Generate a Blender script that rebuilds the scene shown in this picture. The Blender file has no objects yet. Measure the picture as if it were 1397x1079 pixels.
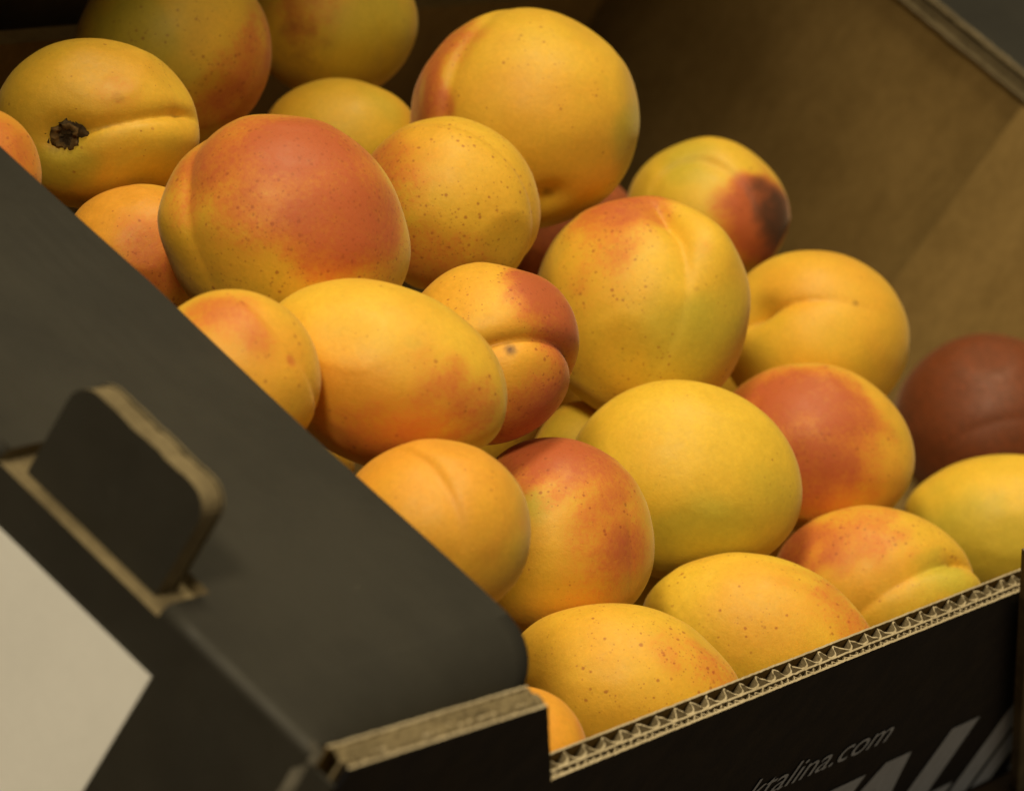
import bpy, bmesh, math, random
import numpy as np
from mathutils import Vector, Matrix, noise as mnoise

random.seed(7)
scene = bpy.context.scene
COL = scene.collection

# ---------------------------------------------------------------- camera
RZ = 0.0975                     # height of the tray's low front rim above the table
cam_data = bpy.data.cameras.new("camera")
cam = bpy.data.objects.new("camera", cam_data)
COL.objects.link(cam)
rot = Matrix(((0.5311032, 0.1291474, -0.8374069),
              (-0.6974668, 0.6278150, -0.3455263),
              (0.4811128, 0.7675736, 0.4235106)))
cam.matrix_world = Matrix.Translation((-0.7786761, -0.2262311, 0.4008458 + RZ)) @ rot.to_4x4()
cam_data.sensor_width = 36.0
cam_data.sensor_fit = 'HORIZONTAL'
cam_data.lens = 139.16
cam_data.clip_start = 0.05
cam_data.clip_end = 50.0
cam_data.dof.use_dof = True
cam_data.dof.focus_distance = 0.925
cam_data.dof.aperture_fstop = 16.5
cam_data.dof.aperture_blades = 7
scene.camera = cam

# ---------------------------------------------------------------- world (dim warm light of the shop hall)
world = bpy.data.worlds.new("World")
scene.world = world
world.use_nodes = True
wn, wl = world.node_tree.nodes, world.node_tree.links
wn.clear()
wo = wn.new("ShaderNodeOutputWorld")
wb = wn.new("ShaderNodeBackground")
wtc = wn.new("ShaderNodeTexCoord")
wsep = wn.new("ShaderNodeSeparateXYZ")
wramp = wn.new("ShaderNodeValToRGB")
wmap = wn.new("ShaderNodeMapRange")
wmap.inputs[1].default_value = -1.0
wl.new(wtc.outputs["Generated"], wsep.inputs[0])
wl.new(wsep.outputs["Z"], wmap.inputs[0])
wl.new(wmap.outputs[0], wramp.inputs[0])
wramp.color_ramp.elements[0].position = 0.3
wramp.color_ramp.elements[0].color = (0.10, 0.075, 0.045, 1)
wramp.color_ramp.elements[1].position = 0.85
wramp.color_ramp.elements[1].color = (1.0, 0.83, 0.55, 1)
wl.new(wramp.outputs[0], wb.inputs[0])
wb.inputs[1].default_value = 0.20
wl.new(wb.outputs[0], wo.inputs[0])

# ---------------------------------------------------------------- shop lamp (above, behind and left of the tray)
def add_lamp(name, direction, dist, power, size, color, target=(0.03, 0.09, RZ)):
    ld = bpy.data.lights.new(name, 'AREA')
    ld.shape = 'DISK'
    ld.size = size
    ld.energy = power
    ld.color = color
    lo = bpy.data.objects.new(name, ld)
    COL.objects.link(lo)
    d = Vector(direction).normalized()
    lo.location = Vector(target) + d * dist
    lo.rotation_euler = d.to_track_quat('Z', 'Y').to_euler()
    return lo
add_lamp("shop_lamp", (-0.08, 0.39, 0.90), 2.0, 27.0, 0.45, (1.0, 0.84, 0.52))
add_lamp("hall_lamp", (-0.70, 0.10, 0.70), 2.4, 37.0, 0.40, (1.0, 0.84, 0.56))

scene.view_settings.view_transform = 'Standard'
scene.view_settings.look = 'None'
scene.view_settings.exposure = 0.0
scene.view_settings.gamma = 1.0
scene.render.engine = 'CYCLES'

# ---------------------------------------------------------------- helpers
def link(name, me, parent=None, mats=()):
    o = bpy.data.objects.new(name, me)
    for m in mats:
        if m.name not in [q.name for q in me.materials if q]:
            me.materials.append(m)
    COL.objects.link(o)
    if parent is not None:
        o.parent = parent
    return o

def empty(name, loc):
    o = bpy.data.objects.new(name, None)
    o.empty_display_size = 0.02
    o.location = loc
    COL.objects.link(o)
    return o

def tag(o, label=None, cat=None, group=None, kind=None):
    if label: o["label"] = label
    if cat: o["category"] = cat
    if group: o["group"] = group
    if kind: o["kind"] = kind
    return o

def mesh_from(name, verts, faces, mats=None, mat_idx=None, smooth=False):
    me = bpy.data.meshes.new(name)
    me.from_pydata([tuple(v) for v in verts], [], faces)
    if mats:
        for m in mats: me.materials.append(m)
    if mat_idx is not None:
        me.polygons.foreach_set("material_index", mat_idx)
    if smooth:
        me.polygons.foreach_set("use_smooth", [True] * len(me.polygons))
    me.update()
    return me

def fix_normals(me):
    bm = bmesh.new(); bm.from_mesh(me)
    bmesh.ops.recalc_face_normals(bm, faces=bm.faces)
    bm.to_mesh(me); bm.free()

# ---------------------------------------------------------------- materials
def new_mat(name):
    m = bpy.data.materials.new(name)
    m.use_nodes = True
    nt = m.node_tree
    nt.nodes.clear()
    out = nt.nodes.new("ShaderNodeOutputMaterial")
    b = nt.nodes.new("ShaderNodeBsdfPrincipled")
    nt.links.new(b.outputs[0], out.inputs[0])
    return m, nt, b

class NB:
    """small node builder"""
    def __init__(s, nt): s.nt = nt; s.n = nt.nodes; s.l = nt.links
    def node(s, t, **kw):
        nd = s.n.new(t)
        for k, v in kw.items(): setattr(nd, k, v)
        return nd
    def put(s, sock, v):
        if isinstance(v, (int, float)): sock.default_value = v
        elif isinstance(v, (tuple, list)):
            sock.default_value = v if len(v) == len(sock.default_value) else tuple(v) + (1.0,)
        else: s.l.new(v, sock)
    def math(s, op, a, b=0.0, clamp=False):
        nd = s.node("ShaderNodeMath", operation=op, use_clamp=clamp)
        s.put(nd.inputs[0], a); s.put(nd.inputs[1], b)
        return nd.outputs[0]
    def mix(s, f, a, b, blend='MIX'):
        nd = s.node("ShaderNodeMix", data_type='RGBA', blend_type=blend)
        s.put(nd.inputs[0], f); s.put(nd.inputs[6], a); s.put(nd.inputs[7], b)
        return nd.outputs[2]
    def noise(s, vec, scale, detail=3.0, rough=0.55, dim='3D', w=None, dist=0.0):
        nd = s.node("ShaderNodeTexNoise", noise_dimensions=dim)
        s.put(nd.inputs["Vector"], vec)
        if w is not None: s.put(nd.inputs["W"], w)
        nd.inputs["Scale"].default_value = scale
        nd.inputs["Detail"].default_value = detail
        nd.inputs["Roughness"].default_value = rough
        nd.inputs["Distortion"].default_value = dist
        return nd.outputs["Fac"]
    def ramp(s, v, lo, hi, to0=0.0, to1=1.0, smooth=True):
        nd = s.node("ShaderNodeMapRange", interpolation_type='SMOOTHSTEP' if smooth else 'LINEAR')
        s.put(nd.inputs[0], v)
        for i, q in enumerate((lo, hi, to0, to1)): s.put(nd.inputs[i + 1], q)
        return nd.outputs[0]
    def bump(s, h, strength, dist):
        nd = s.node("ShaderNodeBump")
        nd.inputs["Strength"].default_value = strength
        nd.inputs["Distance"].default_value = dist
        s.l.new(h, nd.inputs["Height"])
        return nd.outputs[0]

def make_apricot_material():
    m, nt, b = new_mat("apricot_skin")
    k = NB(nt)
    tc = k.node("ShaderNodeTexCoord").outputs["Object"]
    rnd = k.node("ShaderNodeObjectInfo").outputs["Random"]
    w = k.math('MULTIPLY', rnd, 37.0)
    at = k.node("ShaderNodeAttribute", attribute_name="skin")
    sep = k.node("ShaderNodeSeparateColor")
    k.l.new(at.outputs["Color"], sep.inputs[0])
    blush, green, orange = sep.outputs[0], sep.outputs[1], sep.outputs[2]
    brown = at.outputs["Alpha"]
    at2 = k.node("ShaderNodeAttribute", attribute_name="freckle")
    freck = at2.outputs["Fac"]
    n_big = k.noise(tc, 55, 3, 0.5, '4D', w)
    n_mid = k.noise(tc, 260, 5, 0.68, '4D', w)
    n_fine = k.noise(tc, 900, 4, 0.65, '4D', w)
    n_pore = k.noise(tc, 2300, 2, 0.6, '4D', w)
    nb = k.math('SUBTRACT', n_big, 0.5)
    nm = k.math('SUBTRACT', n_mid, 0.5)
    nf = k.math('SUBTRACT', n_fine, 0.5)
    # ground colour
    o2 = k.math('ADD', k.math('ADD', orange, k.math('MULTIPLY', nb, 0.9)), k.math('MULTIPLY', nm, 0.35), True)
    c = k.mix(o2, COL_YELLOW, COL_ORANGE)
    g2 = k.math('ADD', green, k.math('MULTIPLY', nb, 0.5))
    c = k.mix(k.ramp(g2, 0.15, 1.1), c, COL_GREEN)
    # blush: broken up by noise, denser towards its middle
    bl = k.math('ADD', blush, k.math('MULTIPLY', nm, k.ramp(blush, 0.02, 0.35, 0.0, 0.6)))
    bl = k.math('ADD', bl, k.math('MULTIPLY', nf, k.ramp(blush, 0.03, 0.4, 0.0, 0.9)))
    c = k.mix(k.ramp(bl, 0.05, 0.75, 0.0, 0.92), c, COL_BLUSH)
    c = k.mix(k.ramp(bl, 0.55, 1.10, 0.0, 0.9), c, COL_RED)
    c = k.mix(k.ramp(bl, 1.05, 2.3, 0.0, 1.0), c, COL_MAROON)
    # freckles: clusters of small red brown dots
    clus = k.math('ADD', k.math('MULTIPLY', k.math('SUBTRACT', k.noise(tc, 85, 3, 0.6, '4D', k.math('ADD', w, 5.0)), 0.5), 2.6), k.math('SUBTRACT', k.math('MULTIPLY', freck, 1.7), 0.12))
    for sc_, woff, amt in ((820, 0.0, 0.62), (1500, 9.0, 0.5)):
        vo = k.node("ShaderNodeTexVoronoi", feature='F1', voronoi_dimensions='4D')
        k.put(vo.inputs["Vector"], tc); k.put(vo.inputs["W"], k.math('ADD', w, woff))
        vo.inputs["Scale"].default_value = sc_
        vo.inputs["Randomness"].default_value = 1.0
        cs = k.node("ShaderNodeSeparateColor"); k.l.new(vo.outputs["Color"], cs.inputs[0])
        size = k.math('ADD', 0.17, k.math('MULTIPLY', k.math('MULTIPLY', cs.outputs[0], cs.outputs[0]), 0.40))
        dd = k.math('ADD', vo.outputs["Distance"], k.math('MULTIPLY', k.math('SUBTRACT', n_pore, 0.5), 0.30))
        dot = k.ramp(dd, k.math('MULTIPLY', size, 0.45), size, 1.0, 0.0)
        pres = k.ramp(k.math('SUBTRACT', k.math('MULTIPLY', clus, 0.85), cs.outputs[1]), 0.0, 0.22)
        c = k.mix(k.math('MULTIPLY', k.math('MULTIPLY', dot, pres), amt), c, COL_FRECKLE)
    # a few larger soft rusty spots
    vo2 = k.node("ShaderNodeTexVoronoi", feature='F1', voronoi_dimensions='4D')
    k.put(vo2.inputs["Vector"], tc); k.put(vo2.inputs["W"], k.math('ADD', w, 3.0))
    vo2.inputs["Scale"].default_value = 190
    cs2 = k.node("ShaderNodeSeparateColor"); k.l.new(vo2.outputs["Color"], cs2.inputs[0])
    d2 = k.ramp(k.math('ADD', vo2.outputs["Distance"], k.math('MULTIPLY', nf, 0.35)), 0.02, 0.16, 1.0, 0.0)
    d2 = k.math('MULTIPLY', k.math('MULTIPLY', d2, k.ramp(cs2.outputs[0], 0.66, 0.8)), k.ramp(freck, 0.0, 0.8, 0.25, 0.75))
    c = k.mix(k.math('MULTIPLY', d2, 0.7), c, COL_FRECKLE)
    # mottling
    val = k.math('ADD', k.math('MULTIPLY', nf, 0.34), k.math('ADD', 1.0, k.math('MULTIPLY', nm, 0.24)))
    hs = k.node("ShaderNodeHueSaturation"); k.l.new(c, hs.inputs["Color"]); k.l.new(val, hs.inputs["Value"])
    c = hs.outputs[0]
    # brown scars, spots and bruises, and shade painted brown on some fruit
    br = k.math('ADD', brown, k.math('MULTIPLY', nm, k.ramp(brown, 0.02, 0.3, 0.0, 0.7)))
    c = k.mix(k.ramp(br, 0.12, 0.85), c, COL_BROWN)
    k.l.new(c, b.inputs["Base Color"])
    b.inputs["Roughness"].default_value = 0.5
    k.put(b.inputs["Roughness"], k.ramp(n_mid, 0.3, 0.7, 0.50, 0.62))
    b.inputs["Specular IOR Level"].default_value = 0.40
    b.inputs["Subsurface Weight"].default_value = 0.12
    b.inputs["Subsurface Radius"].default_value = (1.0, 0.6, 0.2)
    b.inputs["Subsurface Scale"].default_value = 0.004
    b.inputs["Sheen Weight"].default_value = 0.16
    b.inputs["Sheen Roughness"].default_value = 0.35
    b.inputs["Sheen Tint"].default_value = (1.0, 0.85, 0.65, 1)
    h = k.math('ADD', k.math('MULTIPLY', n_pore, 0.5), k.math('ADD', n_fine, k.math('MULTIPLY', n_mid, 2.0)))
    k.l.new(k.bump(h, 0.16, 0.0005), b.inputs["Normal"])
    return m
COL_YELLOW = (0.74, 0.475, 0.036)
COL_ORANGE = (0.72, 0.325, 0.028)
COL_GREEN = (0.50, 0.41, 0.036)
COL_BLUSH = (0.60, 0.185, 0.028)
COL_RED = (0.44, 0.095, 0.030)
COL_FRECKLE = (0.31, 0.066, 0.016)
COL_MAROON = (0.11, 0.030, 0.007)
COL_BROWN = (0.075, 0.028, 0.011)
M_FRUIT = make_apricot_material()

def make_kraft(name, col_a, col_b, bump=0.25, stretch=(1, 1, 1)):
    m, nt, b = new_mat(name)
    k = NB(nt)
    tc = k.node("ShaderNodeTexCoord").outputs["Object"]
    mp = k.node("ShaderNodeMapping"); k.l.new(tc, mp.inputs[0]); mp.inputs["Scale"].default_value = stretch
    v = mp.outputs[0]
    n1 = k.noise(v, 45, 5, 0.65)
    n2 = k.noise(v, 420, 4, 0.7)
    n3 = k.noise(v, 1500, 2, 0.6)
    f = k.math('ADD', k.math('MULTIPLY', n1, 0.6), k.math('MULTIPLY', n2, 0.4))
    c = k.mix(k.ramp(f, 0.3, 0.7), col_a, col_b)
    spk = k.ramp(n2, 0.66, 0.78)
    c = k.mix(k.math('MULTIPLY', spk, 0.5), c, tuple(q * 0.45 for q in col_a))
    lt = k.ramp(n3, 0.70, 0.80)
    c = k.mix(k.math('MULTIPLY', lt, 0.18), c, tuple(min(1, q * 1.7) for q in col_b))
    k.l.new(c, b.inputs["Base Color"])
    b.inputs["Roughness"].default_value = 0.85
    b.inputs["Specular IOR Level"].default_value = 0.2
    k.l.new(k.bump(k.math('ADD', n2, k.math('MULTIPLY', n3, 0.6)), bump, 0.0006), b.inputs["Normal"])
    return m
M_KRAFT = make_kraft("kraft_liner", (0.165, 0.104, 0.031), (0.245, 0.160, 0.053), 0.2, (1, 1, 0.6))
M_EDGE = make_kraft("kraft_cut_edge", (0.36, 0.295, 0.185), (0.52, 0.44, 0.295), 0.6)
M_FLUTE = make_kraft("kraft_flute", (0.17, 0.132, 0.072), (0.27, 0.215, 0.125), 0.5)  # flute board, darkened in its colour to paint shade into the hollows

M_DULL = make_kraft("kraft_dull_edge", (0.11, 0.085, 0.045), (0.23, 0.182, 0.100), 0.8)

def make_black(name, base, rough, spec):
    m, nt, b = new_mat(name)
    k = NB(nt)
    tc = k.node("ShaderNodeTexCoord").outputs["Object"]
    n1 = k.noise(tc, 30, 4, 0.6)
    n2 = k.noise(tc, 520, 4, 0.7)
    n3 = k.noise(tc, 95, 5, 0.7)
    c = k.mix(k.ramp(n1, 0.3, 0.7), tuple(q * 0.82 for q in base), tuple(q * 1.2 for q in base))
    scuff = k.ramp(k.math('MULTIPLY', k.ramp(n3, 0.60, 0.78), k.ramp(n2, 0.45, 0.7)), 0.1, 0.9)
    c = k.mix(k.math('MULTIPLY', scuff, 0.45), c, (0.16, 0.14, 0.11))
    k.l.new(c, b.inputs["Base Color"])
    k.put(b.inputs["Roughness"], k.ramp(n3, 0.3, 0.7, rough - 0.05, rough + 0.08))
    b.inputs["Specular IOR Level"].default_value = spec
    k.l.new(k.bump(k.math('ADD', n2, k.math('MULTIPLY', n1, 1.5)), 0.12, 0.0006), b.inputs["Normal"])
    return m
M_BLACK = make_black("black_printed_board", (0.0215, 0.0195, 0.0140), 0.66, 0.42)

M_INK = make_black("black_ink_front", (0.0062, 0.0082, 0.0145), 0.6, 0.3)

def make_plain(name, base, rough=0.6, var=0.12, scale=60, spec=0.3):
    m, nt, b = new_mat(name)
    k = NB(nt)
    tc = k.node("ShaderNodeTexCoord").outputs["Object"]
    n1 = k.noise(tc, scale, 4, 0.6)
    n2 = k.noise(tc, scale * 12, 3, 0.6)
    f = k.math('ADD', k.math('MULTIPLY', n1, 0.7), k.math('MULTIPLY', n2, 0.3))
    c = k.mix(k.ramp(f, 0.3, 0.7), tuple(q * (1 - var) for q in base), tuple(min(1, q * (1 + var)) for q in base))
    k.l.new(c, b.inputs["Base Color"])
    b.inputs["Roughness"].default_value = rough
    b.inputs["Specular IOR Level"].default_value = spec
    k.l.new(k.bump(n2, 0.1, 0.0004), b.inputs["Normal"])
    return m
M_LABEL = make_plain("white_paper", (0.82, 0.82, 0.80), 0.6, 0.03)
M_PRINT = make_plain("grey_print", (0.50, 0.56, 0.68), 0.55, 0.10, 200)
M_TABLE = make_plain("brown_table_top", (0.085, 0.055, 0.028), 0.6, 0.3, 25)
M_WORN = make_plain("worn_crease", (0.13, 0.12, 0.095), 0.7, 0.35, 300)
M_SCAR = make_plain("dry_stem", (0.055, 0.033, 0.012), 0.8, 0.6, 500, 0.25)
M_SCAR_RIM = make_plain("dry_stem_rim", (0.12, 0.070, 0.022), 0.8, 0.4, 500, 0.2)

# ---------------------------------------------------------------- setting: the table top
me = mesh_from("table_top", [(-1.2, -1.0, 0), (1.6, -1.0, 0), (1.6, 1.4, 0), (-1.2, 1.4, 0)], [(0, 1, 2, 3)], [M_TABLE])
tag(link("table_top", me), kind="structure")

# ---------------------------------------------------------------- the tray
tray = empty("fruit_tray", (0.08, 0.14, 0.0))
tag(tray, "black printed corrugated cardboard tray with kraft inside holding the apricots", "cardboard tray")
bpy.context.view_layer.update()
def part(name, me, parent=None, mats=()):
    """a part whose mesh is written in world coordinates"""
    p = parent or tray
    o = link(name, me, None, mats)
    o.parent = p
    o.matrix_parent_inverse = Matrix.Translation(-Vector(TRAY0))
    return o
TRAY0 = tuple(tray.location)
def subpart(name, me, parent, mats=()):
    o = link(name, me, None, mats)
    o.parent = parent
    return o

X0, X1 = -0.203, 0.448          # outer faces of the two ends
Y0, Y1 = 0.0, 0.292
ZL = RZ + 0.029                 # ledge height
BOT = 0.0008

def jit(x, s, f=900.0, seed=0.0):
    return s * (mnoise.noise((x * f, seed, 0.3)) + 0.6 * mnoise.noise((x * f * 2.7, seed + 9, 1.3)))

def front_top(x):
    """height of the front wall's upper edge at x"""
    if x < -0.1295: return RZ + 0.0270 + max(0, (-0.1295 - x)) * 0.05
    if x < -0.1017: return RZ + 0.0270 - (x + 0.1295) * (0.0287 / 0.0278)
    if x < 0.335: return RZ - 0.0010
    if x < 0.363: return RZ - 0.0010 + (x - 0.335) * 1.0
    return RZ + 0.0270

def sheet_along_x(name, xs, tops, y0, y1, bot, mats, wave=None):
    """a thin upright board: outline follows tops(x); faces +Y/-Y, top, ends; -Y face gets material 0, the rest 1"""
    n = len(xs)
    V, Fc, MI = [], [], []
    for x, t in zip(xs, tops):
        dy = wave(x) if wave else 0.0
        V += [(x, y0 + dy, bot), (x, y0 + dy, t), (x, y1 + dy, t), (x, y1 + dy, bot)]
    for i in range(n - 1):
        a, c = 4 * i, 4 * (i + 1)
        Fc += [(a, c, c + 1, a + 1), (a + 1, c + 1, c + 2, a + 2), (a + 2, c + 2, c + 3, a + 3), (a + 3, c + 3, c, a)]
        MI += [0, 1, 1, 1]
    Fc += [(0, 1, 2, 3), (4 * (n - 1) + 3, 4 * (n - 1) + 2, 4 * (n - 1) + 1, 4 * (n - 1))]
    MI += [0, 1]
    return mesh_from(name, V, Fc, mats, MI)

xs = []
x = X0 + 0.0012
while x < X1:
    xs.append(x)
    x += 0.0011
for q in (-0.1295, -0.1017, 0.335, 0.363): xs += [q - 0.0001, q + 0.0001]
xs = sorted(xs) + [X1]
# outer black liner = the wall itself; the other plies are its sub-parts
def tops(s, seed, d=0.0): return [front_top(q) + d + jit(q, s, 700, seed) for q in xs]
front = part("front_wall", sheet_along_x("front_wall", xs, tops(0.00018, 1), 0.0, 0.00055, BOT, [M_INK, M_EDGE]))
subpart("middle_liner", sheet_along_x("middle_liner", xs, tops(0.0003, 2, -0.0002), 0.0019, 0.0024, BOT, [M_FLUTE, M_EDGE]), front)
subpart("inner_liner", sheet_along_x("inner_liner", xs, tops(0.0002, 3, 0.0001), 0.0056, 0.0061, BOT, [M_KRAFT, M_EDGE]), front)

def flute_mesh(name, x0, x1, ya, yb, period, th, per=14, seed=0.0, sharp=1.0):
    yc, am = (ya + yb) / 2, (yb - ya - th) / 2
    X = []
    n = int((x1 - x0) / period * per)
    for i in range(n + 1): X.append(x0 + (x1 - x0) * i / n)
    V, Fc = [], []
    for q in X:
        ph = 2 * math.pi * (q / period) + 1.3 * mnoise.noise((q * 55, seed, 0)) + 0.5 * mnoise.noise((q * 210, seed, 4))
        s = math.sin(ph)
        s = math.copysign(abs(s) ** sharp, s)
        # shear makes the crushed, leaning waves of a cut edge
        y = yc + am * s * (1 - 0.18 * abs(mnoise.noise((q * 150, seed, 7))))
        xx = q + 0.12 * period * math.cos(ph) * 0.8
        t = front_top(q) - 0.0005 + jit(q, 0.0005, 500, seed)
        V += [(xx, y - th / 2, BOT), (xx, y - th / 2, t), (xx, y + th / 2, t), (xx, y + th / 2, BOT)]
    for i in range(len(X) - 1):
        a, c = 4 * i, 4 * (i + 1)
        Fc += [(a, c, c + 1, a + 1), (a + 1, c + 1, c + 2, a + 2), (a + 2, c + 2, c + 3, a + 3)]
    MI = [0, 1, 0] * (len(X) - 1)
    return mesh_from(name, V, Fc, [M_FLUTE, M_EDGE], MI)
subpart("flute", flute_mesh("coarse_flute", X0 + 0.0050, X1 - 0.001, 0.0024, 0.0056, 0.0076, 0.00050, 20, 2.0, 0.75), front)
subpart("flute", flute_mesh("fine_flute", X0 + 0.0050, X1 - 0.001, 0.00055, 0.0019, 0.0031, 0.00032, 10, 5.0), front)

V, Fc = [], []
nx = int((-0.1275 - X0 - 0.005) / 0.0007)
for i in range(nx + 1):
    q = X0 + 0.0016 + (-0.1275 - X0 - 0.0016) * i / nx
    for j in range(7):
        yy = 0.0003 + 0.0058 * j / 6
        nz_ = mnoise.noise((q * 520, yy * 700, 3.0)) * 0.0013 + mnoise.noise((q * 1500, yy * 1600, 8.0)) * 0.0008
        V.append((q, yy, front_top(q) + 0.0001 + nz_ - (0.0012 if j in (0, 6) else 0)))
for i in range(nx):
    for j in range(6):
        a = i * 7 + j
        Fc.append((a, a + 7, a + 8, a + 1))
subpart("crushed_edge", mesh_from("crushed_edge", V, Fc, [M_DULL]), front)

# printing on the front wall ------------------------------------------------
def flat_poly(name, loops, y=-0.0003, mat=M_PRINT):
    bm = bmesh.new()
    for lp in loops:
        vs = [bm.verts.new((px, y, RZ + pz)) for px, pz in lp]
        f = bm.faces.new(vs)
        if f.normal.y > 0: f.normal_flip()
    bmesh.ops.recalc_face_normals(bm, faces=bm.faces)
    for f in bm.faces:
        f.normal_update()
        if f.normal.y > 0: f.normal_flip()
    me = bpy.data.meshes.new(name); bm.to_mesh(me); bm.free()
    me.materials.append(mat)
    return me
zt, zb = -0.0575, -0.0942
T_ = [[(0.0785, zt - .0015), (0.1050, zt - .0013), (0.1046, zt - .0075), (0.0785, zt - .0075)], [(0.0790, zt - .0075), (0.0925, zt - .0075), (0.0925, zb), (0.0790, zb)]]
A_ = [[(0.1147, zt), (0.1296, zt), (0.1222, zt - .0115), (0.1160, zt - .0230), (0.1100, zb), (0.0962, zb)],
      [(0.1296, zt), (0.1465, zb), (0.1325, zb), (0.1222, zt - .0115)],
      [(0.1160, zt - .0230), (0.1284, zt - .0230), (0.1307, zt - .0290), (0.1130, zt - .0290)]]
L_ = [[(0.1515, zt + .002), (0.1685, zt + .002), (0.1705, zb + .009), (0.1705, zb), (0.1515, zb)], [(0.1705, zb + .009), (0.1875, zb + .009), (0.1875, zb), (0.1705, zb)]]
I_ = [[(0.1913, zt + .002), (0.2062, zt + .002), (0.2062, zb), (0.1913, zb)]]
N_ = [[(0.2095, zt + .002), (0.2225, zt + .002), (0.2225, zb), (0.2095, zb)], [(0.2225, zt + .002), (0.2228, zt + .002), (0.2440, zb), (0.2335, zb), (0.2225, zt - .014)],
      [(0.2440, zb), (0.2440, zt + .002), (0.2565, zt + .002), (0.2565, zb)]]
for lp in (T_, A_, L_, I_, N_):
    subpart("logo_letter", flat_poly("logo_letter", lp), front)

def text_mesh(name, body, x0, x1, zbase, xheight):
    cu = bpy.data.curves.new(name, 'FONT')
    cu.body = body
    cu.size = 1.0
    cu.resolution_u = 4
    tmp = bpy.data.objects.new(name, cu)
    COL.objects.link(tmp)
    bpy.context.view_layer.update()
    dg = bpy.context.evaluated_depsgraph_get()
    me = bpy.data.meshes.new_from_object(tmp.evaluated_get(dg))
    bpy.data.objects.remove(tmp)
    v = np.zeros(len(me.vertices) * 3); me.vertices.foreach_get("co", v); v = v.reshape(-1, 3)
    lo, hi = v[:, 0].min(), v[:, 0].max()
    sx = (x1 - x0) / (hi - lo)
    sz = xheight / 0.5
    o = np.stack([x0 + (v[:, 0] - lo) * sx + v[:, 1] * sz * 0.0, np.full(len(v), -0.0003), RZ + zbase + v[:, 1] * sz], 1)
    me.vertices.foreach_set("co", o.ravel())
    me.materials.clear(); me.materials.append(M_PRINT)
    me.update()
    return me
subpart("lettering", text_mesh("lettering", "oktalina.com", 0.0165, 0.1013, -0.0463, 0.0062), front)

# left end: outer wall folded over into a wide ledge ------------------------
def end_profile(sign=1):
    R = 0.0022
    P = [(X0, BOT), (X0, ZL - R)]
    for i in range(1, 7):
        a = math.pi / 2 * i / 6
        P.append((X0 + R - R * math.cos(a), ZL - R + R * math.sin(a)))
    for i in range(1, 17): P.append((X0 + R + (-0.118 - X0 - R) * i / 16, ZL))
    th = 0.0048
    P.append((-0.118, ZL - th))
    for i in range(15, -1, -1): P.append((X0 + th + (-0.118 - X0 - th) * i / 16, ZL - th))
    P.append((X0 + th, BOT))
    return P
prof = end_profile()
ys = [0.0075, 0.0082, 0.0090, 0.0100, 0.0112, 0.0126, 0.0142, 0.016, 0.0185, 0.022, 0.03, 0.04, 0.05, 0.06, 0.08, 0.1, 0.13, 0.16, 0.2, 0.24, Y1 - 0.004]
V, Fc = [], []
n = len(prof)
for y in ys:
    q = max(0.0, (0.0235 - y) / 0.016)
    drop = 0.0105 * (1 - math.sqrt(max(0.0, 1 - q * q)))
    for (px, pz) in prof:
        wgt = min(1.0, max(0.0, (px - X0 - 0.004) / 0.02))
        sag = 0.0010 * wgt * mnoise.noise((px * 25, y * 18, 0.7))
        dx = 0.0
        if px > -0.125 and y < 0.024:     # rounded inner front corner
            dx = -0.0065 * ((0.024 - y) / 0.0165) ** 3.5
        V.append((px + dx, y, pz - drop * wgt + (sag if pz > ZL - 0.01 else 0)))
for j in range(len(ys) - 1):
    for i in range(n):
        k2 = (i + 1) % n
        Fc.append((j * n + i, j * n + k2, (j + 1) * n + k2, (j + 1) * n + i))
Fc.append(tuple(range(n))[::-1]); Fc.append(tuple((len(ys) - 1) * n + i for i in range(n)))
me = mesh_from("end_wall", V, Fc)
fix_normals(me)
# slot for the stacking tab, cut with a boolean
def boxmesh(name, lo, hi):
    v = [(a, b_, c_) for a in (lo[0], hi[0]) for b_ in (lo[1], hi[1]) for c_ in (lo[2], hi[2])]
    f = [(0, 1, 3, 2), (4, 6, 7, 5), (0, 4, 5, 1), (2, 3, 7, 6), (0, 2, 6, 4), (1, 5, 7, 3)]
    m_ = mesh_from(name, v, f); fix_normals(m_)
    return m_
def cut(me_a, cutter):
    oa = bpy.data.objects.new("tmp_a", me_a); ob = bpy.data.objects.new("tmp_b", cutter)
    COL.objects.link(oa); COL.objects.link(ob)
    md = oa.modifiers.new("cut", 'BOOLEAN'); md.object = ob; md.operation = 'DIFFERENCE'; md.solver = 'EXACT'
    bpy.context.view_layer.update()
    dg = bpy.context.evaluated_depsgraph_get()
    r = bpy.data.meshes.new_from_object(oa.evaluated_get(dg))
    bpy.data.objects.remove(oa); bpy.data.objects.remove(ob)
    return r
SL, SH = (-0.25, 0.0480, RZ + 0.0262), (-0.1888, 0.0935, RZ + 0.08)
me = cut(me, boxmesh("slot", SL, SH))
me.materials.clear()
for m_ in (M_BLACK, M_DULL, M_KRAFT): me.materials.append(m_)
for p in me.polygons:
    c_, nn = p.center, p.normal
    on = (abs(c_.z - SL[2]) < 1e-4 and nn.z > .9) or (abs(c_.x - SH[0]) < 1e-4 and abs(nn.x) > .9) or ((abs(c_.y - SL[1]) < 1e-4 or abs(c_.y - SH[1]) < 1e-4) and abs(nn.y) > .9)
    if on: p.material_index = 1
    elif nn.z < -0.7 or (nn.x > 0.9 and c_.x < -0.19): p.material_index = 2
    elif nn.x > 0.9 and c_.x > -0.13: p.material_index = 1
    else: p.material_index = 0
    p.use_smooth = (not on) and p.material_index == 0 and abs(nn.y) < 0.95 and ((c_.x < X0 + 0.0035 and c_.z > ZL - 0.0035) or (c_.y < 0.021 and c_.z > ZL - 0.0125 and nn.z > 0.05))
me.name = "end_wall"
end = part("end_wall", me)

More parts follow.
